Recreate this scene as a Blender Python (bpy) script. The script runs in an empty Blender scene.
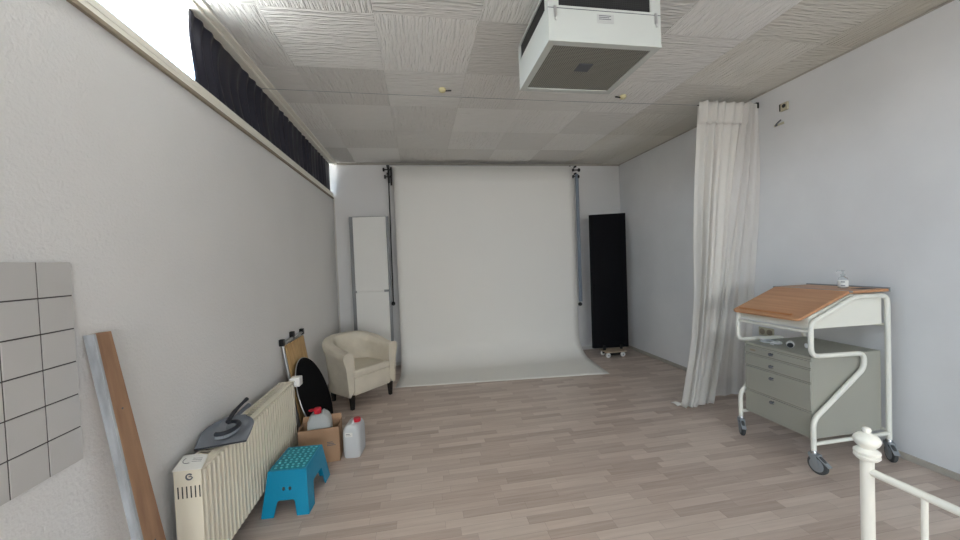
import bpy, bmesh, math, random
from mathutils import Vector, Matrix
random.seed(7)
PI = math.pi
sc = bpy.context.scene
COL = sc.collection

# ------------------------------------------------------------------ room numbers (metres)
XL, XR, YB, YF, H = -1.172, 3.236, 5.416, -4.6, 2.941
EYE = 1.476

# ------------------------------------------------------------------ camera
F_PX, YAW, PITCH, ROLL = 362.2, 0.1646, 0.024, 0.0399
cy_, sy_, cp_, sp_ = math.cos(YAW), math.sin(YAW), math.cos(PITCH), math.sin(PITCH)
fwd = Vector((sy_*cp_, cy_*cp_, -sp_)); right0 = Vector((cy_, -sy_, 0)); up0 = right0.cross(fwd)
cr, sr = math.cos(ROLL), math.sin(ROLL)
right = right0*cr - up0*sr; up = right0*sr + up0*cr
cam_d = bpy.data.cameras.new('camera'); cam = bpy.data.objects.new('camera', cam_d); COL.objects.link(cam)
M = Matrix((right, up, -fwd)).transposed().to_4x4(); M.translation = Vector((0, 0, EYE)); cam.matrix_world = M
cam_d.sensor_width = 36; cam_d.lens = F_PX/960*36; cam_d.clip_start = 0.02; cam_d.clip_end = 200
sc.camera = cam

# ------------------------------------------------------------------ view, world, daylight
sc.view_settings.view_transform = 'Standard'; sc.view_settings.look = 'None'
sc.view_settings.exposure = 1.25; sc.view_settings.gamma = 1.0; sc.view_settings.use_curve_mapping = False
sc.cycles.max_bounces = 10; sc.cycles.diffuse_bounces = 7; sc.cycles.transparent_max_bounces = 12
sc.cycles.sample_clamp_indirect = 6

world = bpy.data.worlds.new('sky'); sc.world = world; world.use_nodes = True
wt = world.node_tree; wt.nodes.clear()
wo = wt.nodes.new('ShaderNodeOutputWorld'); wb = wt.nodes.new('ShaderNodeBackground')
tc = wt.nodes.new('ShaderNodeTexCoord'); sx = wt.nodes.new('ShaderNodeSeparateXYZ')
def sky_ramp(stops):
    n = wt.nodes.new('ShaderNodeValToRGB'); mr = wt.nodes.new('ShaderNodeMapRange')
    mr.inputs['From Min'].default_value = -1; wt.links.new(sx.outputs['Z'], mr.inputs['Value']); wt.links.new(mr.outputs[0], n.inputs[0])
    el = n.color_ramp.elements
    el[0].position = (stops[0][0]+1)/2; el[0].color = (*stops[0][1], 1); el[1].position = (stops[-1][0]+1)/2; el[1].color = (*stops[-1][1], 1)
    for z, c in stops[1:-1]: k = el.new((z+1)/2); k.color = (*c, 1)
    return n.outputs[0]
wt.links.new(tc.outputs['Generated'], sx.inputs[0])
# street side (behind the camera): pale ground and facades; window side (left): unseen paving brightened to light the ceiling, blue sky above
street = sky_ramp([(-1, (0.42, 0.415, 0.41)), (-0.02, (0.50, 0.495, 0.49)), (0.05, (0.60, 0.62, 0.64)), (1, (0.48, 0.62, 0.82))])
yard = sky_ramp([(-1, (3.4, 3.45, 3.45)), (-0.55, (2.6, 2.65, 2.65)), (-0.30, (0.30, 0.30, 0.28)), (-0.02, (0.32, 0.33, 0.33)), (0.08, (0.8, 0.88, 0.95)), (0.30, (0.50, 0.74, 1.0)), (1, (0.42, 0.66, 1.0))])
mrx = wt.nodes.new('ShaderNodeMapRange'); mrx.inputs['From Min'].default_value = -0.1; mrx.inputs['From Max'].default_value = -0.5
wt.links.new(sx.outputs['X'], mrx.inputs['Value'])
wm = wt.nodes.new('ShaderNodeMix'); wm.data_type = 'RGBA'
wt.links.new(mrx.outputs[0], wm.inputs[0]); wt.links.new(street, wm.inputs[6]); wt.links.new(yard, wm.inputs[7])
wb.inputs['Strength'].default_value = 6.0
wt.links.new(wm.outputs[2], wb.inputs[0]); wt.links.new(wb.outputs[0], wo.inputs[0])

def portal(name, loc, rot, sx_, sy_size):
    l = bpy.data.lights.new(name, 'AREA'); l.shape = 'RECTANGLE'; l.size = sx_; l.size_y = sy_size
    l.cycles.is_portal = True
    o = bpy.data.objects.new(name, l); o.location = loc; o.rotation_euler = rot; COL.objects.link(o)
# area light looks along its -Z
portal('daylight_clerestory', (XL-0.22, 1.5, 2.73), (0, -PI/2, 0), 0.42, 7.8)
portal('daylight_shop_window', (1.1, YF-0.22, 1.45), (PI/2, 0, 0), 3.4, 2.1)

# ------------------------------------------------------------------ materials
def srgb(r, g, b):
    f = lambda c: (c/255/12.92) if c/255 <= 0.04045 else ((c/255+0.055)/1.055)**2.4
    return (f(r), f(g), f(b), 1)

def mat(name, col, rough=0.6, metal=0.0, bump=None, var=None, spec=0.5, trans=0.0, ior=1.45, sss=0):
    """bump=(scale, strength, dist); var=(scale, amount) multiplies colour by noise"""
    m = bpy.data.materials.new(name); m.use_nodes = True; t = m.node_tree; b = t.nodes['Principled BSDF']
    b.inputs['Base Color'].default_value = col; b.inputs['Roughness'].default_value = rough
    b.inputs['Metallic'].default_value = metal; b.inputs['Specular IOR Level'].default_value = spec
    b.inputs['Transmission Weight'].default_value = trans; b.inputs['IOR'].default_value = ior
    tcn = t.nodes.new('ShaderNodeTexCoord')
    if var:
        n = t.nodes.new('ShaderNodeTexNoise'); n.inputs['Scale'].default_value = var[0]; n.inputs['Detail'].default_value = 4
        t.links.new(tcn.outputs['Object'], n.inputs['Vector'])
        mr = t.nodes.new('ShaderNodeMapRange'); mr.inputs['From Min'].default_value = 0.3; mr.inputs['From Max'].default_value = 0.7
        mr.inputs['To Min'].default_value = 1-var[1]; mr.inputs['To Max'].default_value = 1+var[1]*0.5
        t.links.new(n.outputs['Fac'], mr.inputs['Value'])
        mx = t.nodes.new('ShaderNodeVectorMath'); mx.operation = 'SCALE'; mx.inputs[0].default_value = col[:3]
        t.links.new(mr.outputs[0], mx.inputs['Scale']); t.links.new(mx.outputs[0], b.inputs['Base Color'])
    if bump:
        n = t.nodes.new('ShaderNodeTexNoise'); n.inputs['Scale'].default_value = bump[0]; n.inputs['Detail'].default_value = 3
        t.links.new(tcn.outputs['Object'], n.inputs['Vector'])
        bp = t.nodes.new('ShaderNodeBump'); bp.inputs['Strength'].default_value = bump[1]; bp.inputs['Distance'].default_value = bump[2]
        t.links.new(n.outputs['Fac'], bp.inputs['Height']); t.links.new(bp.outputs[0], b.inputs['Normal'])
    return m

M_wall = mat('white_woodchip_wall', srgb(228, 227, 225), 0.9, bump=(90, 0.55, 0.006), var=(1.2, 0.03), spec=0.2)
M_wallB = mat('white_smooth_wall', srgb(224, 224, 223), 0.9, bump=(60, 0.2, 0.003), var=(0.9, 0.03), spec=0.2)
M_wallR = mat('white_painted_wall_with_faint_stains', srgb(222, 223, 224), 0.85, bump=(40, 0.15, 0.003), var=(1.7, 0.06), spec=0.25)
M_cream = mat('cream_window_trim', srgb(240, 237, 225), 0.5, var=(6, 0.03))
M_brown = mat('brown_trim', srgb(150, 138, 120), 0.6, var=(9, 0.1))
M_base = mat('grey_brown_skirting', srgb(176, 170, 160), 0.6, var=(9, 0.15))
M_basew = mat('white_skirting', srgb(205, 202, 196), 0.6)
M_white_metal = mat('white_powder_coated_metal', srgb(226, 226, 216), 0.35, var=(5, 0.02))
M_bed = mat('white_lacquered_bed_metal', srgb(228, 226, 216), 0.3, var=(5, 0.03))
M_grey_cab = mat('grey_painted_steel', srgb(156, 156, 145), 0.45, var=(3, 0.02))
M_seam = mat('dark_gap', srgb(60, 60, 56), 0.8)
M_black_cloth = mat('black_cloth', srgb(22, 22, 24), 0.95, bump=(300, 0.2, 0.001), spec=0.1)
M_black_board = mat('black_foam_board', srgb(20, 20, 23), 0.8, spec=0.15, var=(3, 0.15))
M_black = mat('black_plastic', srgb(20, 20, 21), 0.45)
M_curt_black = mat('black_blackout_curtain', srgb(40, 40, 52), 0.5, spec=0.5, bump=(200, 0.1, 0.001))
M_paper = mat('white_background_paper', srgb(228, 227, 222), 0.9, spec=0.1, var=(0.8, 0.012))
M_board_w = mat('white_foam_board', srgb(226, 226, 222), 0.8, spec=0.2, var=(2, 0.015))
M_silver = mat('dull_silver_edge', srgb(128, 130, 132), 0.5, metal=0.3, var=(5, 0.08))
M_alu = mat('aluminium', srgb(190, 190, 190), 0.35, metal=0.8)
M_tube = mat('blue_grey_tube', srgb(128, 138, 150), 0.45, metal=0.3)
M_leather = mat('cream_leather', srgb(212, 204, 187), 0.5, bump=(9, 0.5, 0.03), var=(7, 0.07))
M_legs = mat('black_stained_wood', srgb(22, 19, 18), 0.5)
M_rad = mat('cream_radiator_enamel', srgb(224, 217, 198), 0.4, var=(4, 0.04))
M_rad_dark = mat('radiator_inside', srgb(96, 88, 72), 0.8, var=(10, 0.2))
M_teal = mat('blue_plastic', srgb(0, 136, 174), 0.4, var=(5, 0.03))
M_teal_top = mat('teal_tread_plastic', srgb(20, 134, 150), 0.5)
M_teal_dot = mat('pale_teal_rubber_dots', srgb(96, 190, 204), 0.6)
M_hole = mat('hole_dark', srgb(12, 20, 30), 0.9)
M_red = mat('red_plastic', srgb(196, 30, 48), 0.4)
M_label = mat('paper_label', srgb(232, 232, 228), 0.7)
M_print = mat('grey_print', srgb(98, 100, 106), 0.8)
M_chrome = mat('chrome', srgb(185, 188, 190), 0.25, metal=0.9)
M_castor = mat('grey_castor_plastic', srgb(138, 143, 146), 0.45)
M_tyre = mat('dark_rubber', srgb(70, 72, 72), 0.7)
M_dust = mat('grey_dustpan_plastic', srgb(116, 121, 130), 0.4)
M_dust_d = mat('dark_dustpan_rubber', srgb(42, 45, 52), 0.6)
M_bristle = mat('brush_bristles', srgb(140, 146, 152), 0.9, bump=(150, 0.8, 0.004))
M_yellow = mat('yellowed_plastic', srgb(222, 214, 168), 0.5)
M_box_beige = mat('yellowed_wall_plastic', srgb(190, 184, 160), 0.6)
M_acw = mat('white_housing', srgb(200, 204, 199), 0.4, var=(3, 0.015))
M_tile = mat('glazed_grey_white_tile', srgb(196, 194, 191), 0.35, var=(8, 0.02), bump=(14, 0.1, 0.004), spec=0.3)
M_grout = mat('dark_grout', srgb(84, 80, 78), 0.9)
M_grout_l = mat('tile_adhesive_edge', srgb(190, 188, 184), 0.8)
M_frame_w = mat('white_window_frame', srgb(235, 236, 236), 0.4)
M_clearp = mat('clear_plastic', (0.9, 0.93, 0.94, 1), 0.12, trans=0.85, ior=1.2)
M_pet = mat('cloudy_clear_plastic', srgb(200, 205, 205), 0.35, trans=0.35, ior=1.2)
M_can = mat('milky_canister_plastic', srgb(206, 210, 212), 0.4, trans=0.15, ior=1.3)
M_cord = mat('white_cable', srgb(225, 225, 225), 0.5)

def wood(name, c1, c2, axis=1, scale=3.0, rough=0.5, stretch=14):
    m = bpy.data.materials.new(name); m.use_nodes = True; t = m.node_tree; b = t.nodes['Principled BSDF']
    tcn = t.nodes.new('ShaderNodeTexCoord'); mp = t.nodes.new('ShaderNodeMapping')
    s = [scale*stretch]*3; s[axis] = scale; mp.inputs['Scale'].default_value = s
    n = t.nodes.new('ShaderNodeTexNoise'); n.inputs['Scale'].default_value = 1; n.inputs['Detail'].default_value = 5
    r = t.nodes.new('ShaderNodeValToRGB'); r.color_ramp.elements[0].position = 0.32; r.color_ramp.elements[1].position = 0.7
    r.color_ramp.elements[0].color = c1; r.color_ramp.elements[1].color = c2
    t.links.new(tcn.outputs['Object'], mp.inputs[0]); t.links.new(mp.outputs[0], n.inputs['Vector'])
    t.links.new(n.outputs['Fac'], r.inputs[0]); t.links.new(r.outputs[0], b.inputs['Base Color'])
    b.inputs['Roughness'].default_value = rough
    return m
M_beech = wood('beech_veneer', srgb(178, 128, 90), srgb(198, 148, 108), 1, 2.0, 0.4, 20)
M_beech_edge = wood('beech_edge', srgb(176, 118, 74), srgb(196, 138, 92), 1, 2.0, 0.4, 20)
M_slat = wood('pale_wood_slats', srgb(178, 140, 88), srgb(206, 170, 118), 2, 2.0, 0.55, 20)
M_plank = wood('weathered_brown_wood', srgb(142, 108, 84), srgb(176, 140, 110), 2, 2.0, 0.65, 12)
M_plank_g = wood('worn_grey_paint', srgb(150, 154, 158), srgb(190, 195, 200), 2, 6.0, 0.6, 3)
M_carton = mat('brown_cardboard', srgb(166, 134, 106), 0.85, var=(5, 0.08))
M_dolly = wood('pale_plywood', srgb(172, 152, 128), srgb(190, 172, 148), 0, 3, 0.6)

def sheer(name, col, trl, transp):
    m = bpy.data.materials.new(name); m.use_nodes = True; t = m.node_tree; t.nodes.clear()
    o = t.nodes.new('ShaderNodeOutputMaterial'); d = t.nodes.new('ShaderNodeBsdfDiffuse'); l = t.nodes.new('ShaderNodeBsdfTranslucent')
    tr = t.nodes.new('ShaderNodeBsdfTransparent'); m1 = t.nodes.new('ShaderNodeMixShader'); m2 = t.nodes.new('ShaderNodeMixShader')
    d.inputs[0].default_value = col; l.inputs[0].default_value = col; m1.inputs[0].default_value = trl; m2.inputs[0].default_value = transp
    t.links.new(d.outputs[0], m1.inputs[1]); t.links.new(l.outputs[0], m1.inputs[2])
    t.links.new(m1.outputs[0], m2.inputs[1]); t.links.new(tr.outputs[0], m2.inputs[2]); t.links.new(m2.outputs[0], o.inputs[0])
    return m
M_curt = sheer('white_cotton_curtain', srgb(236, 234, 229), 0.3, 0.0)
M_sheer = sheer('thin_white_voile', srgb(232, 230, 227), 0.35, 0.02)

def glass_pane():
    m = bpy.data.materials.new('window_glass'); m.use_nodes = True; t = m.node_tree; t.nodes.clear()
    o = t.nodes.new('ShaderNodeOutputMaterial'); g = t.nodes.new('ShaderNodeBsdfGlossy'); tr = t.nodes.new('ShaderNodeBsdfTransparent')
    mx = t.nodes.new('ShaderNodeMixShader'); mx.inputs[0].default_value = 0.05; g.inputs['Roughness'].default_value = 0.02
    t.links.new(tr.outputs[0], mx.inputs[1]); t.links.new(g.outputs[0], mx.inputs[2]); t.links.new(mx.outputs[0], o.inputs[0])
    return m
M_glass = glass_pane()

def N(t, typ, **kw):
    n = t.nodes.new(typ)
    for k, v in kw.items(): setattr(n, k, v)
    return n
def mth(t, op, a, b=None):
    n = N(t, 'ShaderNodeMath', operation=op)
    for i, v in enumerate((a, b)):
        if v is None: continue
        if isinstance(v, (int, float)): n.inputs[i].default_value = v
        else: t.links.new(v, n.inputs[i])
    return n.outputs[0]

def floor_mat():
    m = bpy.data.materials.new('greige_strip_laminate'); m.use_nodes = True; t = m.node_tree; b = t.nodes['Principled BSDF']
    g = N(t, 'ShaderNodeNewGeometry'); s = N(t, 'ShaderNodeSeparateXYZ'); t.links.new(g.outputs['Position'], s.inputs[0])
    W, L = 0.064, 0.38
    row = mth(t, 'FLOOR', mth(t, 'DIVIDE', s.outputs['Y'], W))
    wn = N(t, 'ShaderNodeTexWhiteNoise', noise_dimensions='1D'); t.links.new(row, wn.inputs['W'])
    xs = mth(t, 'ADD', mth(t, 'DIVIDE', s.outputs['X'], L), mth(t, 'MULTIPLY', wn.outputs['Value'], 7.0))
    cell = mth(t, 'FLOOR', xs)
    cv = N(t, 'ShaderNodeCombineXYZ'); t.links.new(row, cv.inputs[0]); t.links.new(cell, cv.inputs[1])
    wn2 = N(t, 'ShaderNodeTexWhiteNoise', noise_dimensions='2D'); t.links.new(cv.outputs[0], wn2.inputs['Vector'])
    mp = N(t, 'ShaderNodeMapping'); mp.inputs['Scale'].default_value = (3.0, 45, 1); t.links.new(g.outputs['Position'], mp.inputs[0])
    off = N(t, 'ShaderNodeVectorMath', operation='ADD'); t.links.new(mp.outputs[0], off.inputs[0])
    sc_ = N(t, 'ShaderNodeVectorMath', operation='SCALE'); t.links.new(cv.outputs[0], sc_.inputs[0]); sc_.inputs['Scale'].default_value = 3.7
    t.links.new(sc_.outputs[0], off.inputs[1])
    ns = N(t, 'ShaderNodeTexNoise'); ns.inputs['Scale'].default_value = 1; ns.inputs['Detail'].default_value = 6; ns.inputs['Roughness'].default_value = 0.6
    t.links.new(off.outputs[0], ns.inputs['Vector'])
    val = mth(t, 'ADD', mth(t, 'MULTIPLY', wn2.outputs['Value'], 0.5), mth(t, 'MULTIPLY', ns.outputs['Fac'], 0.75))
    r = N(t, 'ShaderNodeValToRGB'); t.links.new(val, r.inputs[0]); el = r.color_ramp.elements
    el[0].position = 0.12; el[0].color = srgb(158, 141, 130); el[1].position = 1.0; el[1].color = srgb(208, 194, 183)
    x = el.new(0.5); x.color = srgb(184, 168, 157)
    # thin joints
    fy = mth(t, 'FRACT', mth(t, 'DIVIDE', s.outputs['Y'], W)); fx = mth(t, 'FRACT', xs)
    jy = mth(t, 'LESS_THAN', fy, 0.03); jx = mth(t, 'LESS_THAN', fx, 0.005); j = mth(t, 'MAXIMUM', jy, jx)
    mx = N(t, 'ShaderNodeMix', data_type='RGBA'); t.links.new(mth(t, 'MULTIPLY', j, 0.35), mx.inputs['Factor'])
    t.links.new(r.outputs[0], mx.inputs[6]); mx.inputs[7].default_value = srgb(92, 78, 70)
    t.links.new(mx.outputs[2], b.inputs['Base Color']); b.inputs['Roughness'].default_value = 0.42; b.inputs['Specular IOR Level'].default_value = 0.35
    bp = N(t, 'ShaderNodeBump'); bp.inputs['Strength'].default_value = 0.15; bp.inputs['Distance'].default_value = 0.002
    t.links.new(ns.outputs['Fac'], bp.inputs['Height']); t.links.new(bp.outputs[0], b.inputs['Normal'])
    return m

def ceil_mat():
    m = bpy.data.materials.new('rippled_ceiling_panels'); m.use_nodes = True; t = m.node_tree; b = t.nodes['Principled BSDF']
    g = N(t, 'ShaderNodeNewGeometry'); s = N(t, 'ShaderNodeSeparateXYZ'); t.links.new(g.outputs['Position'], s.inputs[0])
    W = 0.625
    ux = mth(t, 'DIVIDE', mth(t, 'SUBTRACT', s.outputs['X'], -0.827), W); uy = mth(t, 'DIVIDE', mth(t, 'SUBTRACT', s.outputs['Y'], 2.205), W)
    ix = mth(t, 'FLOOR', ux); iy = mth(t, 'FLOOR', uy)
    par = mth(t, 'MODULO', mth(t, 'ADD', mth(t, 'ADD', ix, iy), 100.0), 2.0)   # 0: ripples along X, 1: along Y
    cv = N(t, 'ShaderNodeCombineXYZ'); t.links.new(ix, cv.inputs[0]); t.links.new(iy, cv.inputs[1])
    wn = N(t, 'ShaderNodeTexWhiteNoise', noise_dimensions='2D'); t.links.new(cv.outputs[0], wn.inputs['Vector'])
    def ripple(sx_, sy_2):
        mp = N(t, 'ShaderNodeMapping'); mp.inputs['Scale'].default_value = (sx_, sy_2, 1); t.links.new(g.outputs['Position'], mp.inputs[0])
        n = N(t, 'ShaderNodeTexNoise'); n.inputs['Scale'].default_value = 1; n.inputs['Detail'].default_value = 3; n.inputs['Distortion'].default_value = 0.15
        t.links.new(mp.outputs[0], n.inputs['Vector']); return n.outputs['Fac']
    a = ripple(7, 60); c = ripple(60, 7)
    hm = N(t, 'ShaderNodeMix', data_type='FLOAT'); t.links.new(par, hm.inputs[0]); t.links.new(a, hm.inputs[2]); t.links.new(c, hm.inputs[3])
    fx = mth(t, 'FRACT', ux); fy = mth(t, 'FRACT', uy)
    ed = lambda f: mth(t, 'MINIMUM', f, mth(t, 'SUBTRACT', 1.0, f))
    d = mth(t, 'MINIMUM', ed(fx), ed(fy)); joint = mth(t, 'LESS_THAN', d, 0.006)
    hgt = mth(t, 'SUBTRACT', hm.outputs[0], mth(t, 'MULTIPLY', joint, 0.5))
    bp = N(t, 'ShaderNodeBump'); bp.inputs['Strength'].default_value = 1.0; bp.inputs['Distance'].default_value = 0.024
    t.links.new(hgt, bp.inputs['Height']); t.links.new(bp.outputs[0], b.inputs['Normal'])
    r = N(t, 'ShaderNodeValToRGB'); t.links.new(wn.outputs['Value'], r.inputs[0]); el = r.color_ramp.elements
    el[0].color = srgb(216, 214, 209); el[1].color = srgb(240, 239, 235)
    # damp yellow stain near the right wall
    st = N(t, 'ShaderNodeTexNoise'); st.inputs['Scale'].default_value = 1.1; t.links.new(g.outputs['Position'], st.inputs['Vector'])
    sm = mth(t, 'MULTIPLY', mth(t, 'GREATER_THAN', s.outputs['X'], 2.298), mth(t, 'MULTIPLY', st.outputs['Fac'], 0.6))
    mx = N(t, 'ShaderNodeMix', data_type='RGBA'); t.links.new(sm, mx.inputs[0]); t.links.new(r.outputs[0], mx.inputs[6]); mx.inputs[7].default_value = srgb(188, 180, 155)
    t.links.new(mx.outputs[2], b.inputs['Base Color']); b.inputs['Roughness'].default_value = 0.95; b.inputs['Specular IOR Level'].default_value = 0.1
    return m

def grille_mat(name, c_open, c_bar, pitch, fill, metal=0.0):
    m = bpy.data.materials.new(name); m.use_nodes = True; t = m.node_tree; b = t.nodes['Principled BSDF']
    tcn = N(t, 'ShaderNodeTexCoord'); s = N(t, 'ShaderNodeSeparateXYZ'); t.links.new(tcn.outputs['Object'], s.inputs[0])
    q = [mth(t, 'LESS_THAN', mth(t, 'FRACT', mth(t, 'DIVIDE', s.outputs[k], pitch)), fill) for k in 'XYZ']
    j = mth(t, 'MAXIMUM', q[0] , q[1] if 'bottom' in name else q[2])
    mx = N(t, 'ShaderNodeMix', data_type='RGBA'); t.links.new(j, mx.inputs[0]); mx.inputs[6].default_value = c_open; mx.inputs[7].default_value = c_bar
    t.links.new(mx.outputs[2], b.inputs['Base Color']); b.inputs['Roughness'].default_value = 0.6; b.inputs['Metallic'].default_value = metal
    return m
M_mesh_b = grille_mat('mesh_bottom', srgb(78, 78, 72), srgb(142, 141, 132), 0.012, 0.42)
M_mesh_s = grille_mat('mesh_side', srgb(14, 14, 15), srgb(34, 35, 38), 0.010, 0.3)

# ------------------------------------------------------------------ mesh helpers
def V(*a): return Vector(a)
def box(bm, x0, x1, y0, y1, z0, z1, bev=0.0, seg=2):
    r = bmesh.ops.create_cube(bm, size=1)
    vs = r['verts']
    for v in vs: v.co = Vector(((x0+x1)/2+v.co.x*(x1-x0), (y0+y1)/2+v.co.y*(y1-y0), (z0+z1)/2+v.co.z*(z1-z0)))
    if bev:
        es = {e for v in vs for e in v.link_edges}
        bmesh.ops.bevel(bm, geom=list(es), offset=bev, segments=seg, profile=0.5, affect='EDGES')
def prism(bm, pts2, axis, a0, a1):
    """closed 2-D outline extruded along an axis ('X','Y','Z')"""
    def P(p, a):
        if axis == 'Y': return Vector((p[0], a, p[1]))
        if axis == 'X': return Vector((a, p[0], p[1]))
        return Vector((p[0], p[1], a))
    A = [bm.verts.new(P(p, a0)) for p in pts2]; B = [bm.verts.new(P(p, a1)) for p in pts2]
    n = len(pts2); fs = [bm.faces.new(A), bm.faces.new(B)]
    for i in range(n): fs.append(bm.faces.new((A[i], A[(i+1) % n], B[(i+1) % n], B[i])))
    bmesh.ops.recalc_face_normals(bm, faces=fs)
def hexa(bm, bot, top):
    A = [bm.verts.new(p) for p in bot]; B = [bm.verts.new(p) for p in top]; n = len(A)
    fs = [bm.faces.new(A), bm.faces.new(B)] + [bm.faces.new((A[i], A[(i+1) % n], B[(i+1) % n], B[i])) for i in range(n)]
    bmesh.ops.recalc_face_normals(bm, faces=fs)
def frames(pts):
    T = []
    for i in range(len(pts)):
        a = pts[max(i-1, 0)]; b = pts[min(i+1, len(pts)-1)]; T.append((b-a).normalized())
    n = T[0].orthogonal().normalized(); out = []
    for i, t in enumerate(T):
        if i: n = (T[i-1].rotation_difference(t)) @ n
        n = (n - t*n.dot(t)).normalized(); out.append((n, t.cross(n)))
    return out
def tube(bm, pts, r, seg=12, cap=True):
    pts = [Vector(p) for p in pts]; fr = frames(pts); rings = []
    for i, (p, (n, b)) in enumerate(zip(pts, fr)):
        rr = r[i] if isinstance(r, (list, tuple)) else r
        rings.append([bm.verts.new(p+(n*math.cos(2*PI*k/seg)+b*math.sin(2*PI*k/seg))*rr) for k in range(seg)])
    fs = []
    for i in range(len(rings)-1):
        for k in range(seg):
            fs.append(bm.faces.new((rings[i][k], rings[i][(k+1) % seg], rings[i+1][(k+1) % seg], rings[i+1][k])))
    if cap: fs.append(bm.faces.new(rings[0])); fs.append(bm.faces.new(rings[-1]))
    bmesh.ops.recalc_face_normals(bm, faces=fs)
def fillet(pts, r, n=6):
    pts = [Vector(p) for p in pts]; out = [pts[0]]
    for i in range(1, len(pts)-1):
        p = pts[i]; a = (pts[i-1]-p); b = (pts[i+1]-p); rr = min(r, a.length*0.48, b.length*0.48)
        a = p+a.normalized()*rr; b = p+b.normalized()*rr
        for k in range(n+1):
            t = k/n; out.append(a*(1-t)**2+p*2*t*(1-t)+b*t*t)
    out.append(pts[-1]); return out
def lathe(bm, prof, c=(0, 0, 0), seg=24, ax='Z'):
    rings = []; c = Vector(c); fs = []
    for r, z in prof:
        ring = []
        for k in range(seg):
            a = 2*PI*k/seg; x, y = r*math.cos(a), r*math.sin(a)
            d = Vector((x, y, z)) if ax == 'Z' else (Vector((z, x, y)) if ax == 'X' else Vector((x, z, y)))
            ring.append(bm.verts.new(c+d))
        rings.append(ring)
    for i in range(len(rings)-1):
        for k in range(seg): fs.append(bm.faces.new((rings[i][k], rings[i][(k+1) % seg], rings[i+1][(k+1) % seg], rings[i+1][k])))
    fs.append(bm.faces.new(rings[0])); fs.append(bm.faces.new(rings[-1]))
    bmesh.ops.recalc_face_normals(bm, faces=fs)
def grid(bm, fn, nu, nv):
    g = [[bm.verts.new(fn(i/nu, j/nv)) for j in range(nv+1)] for i in range(nu+1)]
    for i in range(nu):
        for j in range(nv): bm.faces.new((g[i][j], g[i+1][j], g[i+1][j+1], g[i][j+1]))
def lerp(a, b, t): return a+(b-a)*t

def NB(): return bmesh.new()
def thing(name, label, cat, loc, rz=0.0, group=None):
    o = bpy.data.objects.new(name, None); o.empty_display_size = 0.1; o.location = loc; o.rotation_euler = (0, 0, rz); COL.objects.link(o)
    o['label'] = label; o['category'] = cat
    if group: o['group'] = group
    bpy.context.view_layer.update()
    return o
def rootmat(p):
    m = Matrix.Identity(4)
    while p:
        m = (Matrix.Translation(p.location) @ p.rotation_euler.to_matrix().to_4x4()) @ m; p = p.parent
    return m
def part(name, bm, material, parent=None, local=False, smooth=False, label=None, solid=0.0, bev=0.0, origin=None):
    """bmesh in world coordinates (local=True: in the parent's own frame) -> one linked mesh object"""
    me = bpy.data.meshes.new(name)
    if parent is None and origin is not None: bmesh.ops.translate(bm, verts=bm.verts, vec=-Vector(origin))
    if parent is not None and not local: bmesh.ops.transform(bm, matrix=rootmat(parent).inverted(), verts=bm.verts)
    bm.to_mesh(me); bm.free()
    me.materials.append(material)
    if smooth:
        for p in me.polygons: p.use_smooth = True
        try: me.set_sharp_from_angle(angle=math.radians(40))
        except Exception: pass
    o = bpy.data.objects.new(name, me); COL.objects.link(o)
    if parent is not None: o.parent = parent
    elif origin is not None: o.location = origin
    if label: o['label'] = label
    if bev:
        b = o.modifiers.new('bevel', 'BEVEL'); b.width = bev; b.segments = 2; b.limit_method = 'ANGLE'; b.angle_limit = math.radians(40)
    if solid:
        s = o.modifiers.new('thickness', 'SOLIDIFY'); s.thickness = solid; s.offset = 0
    return o
def tag(o, label, cat, group=None):
    o['label'] = label; o['category'] = cat
    if group: o['group'] = group
    return o
def struct(name, bm, material, **k):
    o = part(name, bm, material, **k)
    if o.parent is None: o['kind'] = 'structure'
    return o

# ================================================================== THE ROOM
b = NB(); box(b, XL-0.3, XR+0.3, YF-0.3, YB+0.3, -0.12, 0); struct('floor', b, floor_mat())
b = NB(); box(b, XL-0.3, XR+0.3, YF-0.3, YB+0.3, H, H+0.12); struct('ceiling', b, ceil_mat())
b = NB(); box(b, XL-0.3, XR+0.3, YB, YB+0.2, 0, H); struct('wall_back', b, M_wallB)
b = NB(); box(b, XR, XR+0.2, YF-0.2, YB, 0, H); struct('wall_right', b, M_wallR)
SILL = 2.515
b = NB(); box(b, XL-0.2, XL, YF-0.2, YB, 0, SILL-0.02); box(b, XL-0.2, XL, YF-0.2, -2.3, SILL-0.02, H)
struct('wall_left', b, M_wall)
b = NB()
for (x0, x1, z0, z1) in ((XL, -0.6, 0, H), (2.8, XR, 0, H), (-0.6, 2.8, 0, 0.4), (-0.6, 2.8, 2.5, H)): box(b, x0, x1, YF-0.2, YF, z0, z1)
struct('wall_front', b, M_wallB)
# clerestory window in the left wall
w = NB()
fx0, fx1 = XL-0.075, XL-0.035
box(w, fx0, fx1, -2.3, YB, SILL-0.02, SILL+0.012); box(w, fx0, fx1, -2.3, YB, 2.905, H)
for y in (-2.28, -0.7, 0.9, 2.5, 4.0, 5.38): box(w, fx0, fx1, y-0.03, y+0.03, SILL-0.02, H)
win = struct('window_1', w, M_frame_w)
w = NB(); box(w, XL-0.058, XL-0.053, -2.25, YB-0.03, SILL+0.02, 2.9); struct('pane', w, M_glass, parent=win)
w = NB(); box(w, -0.6, 2.8, YF-0.14, YF-0.09, 0.4, 0.46); box(w, -0.6, 2.8, YF-0.14, YF-0.09, 2.44, 2.5)
for x in (-0.57, 1.1, 2.77): box(w, x-0.03, x+0.03, YF-0.14, YF-0.09, 0.4, 2.5)
win2 = struct('window_2', w, M_frame_w)
w = NB(); box(w, -0.58, 2.78, YF-0.12, YF-0.115, 0.42, 2.48); struct('pane', w, M_glass, parent=win2)
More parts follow.
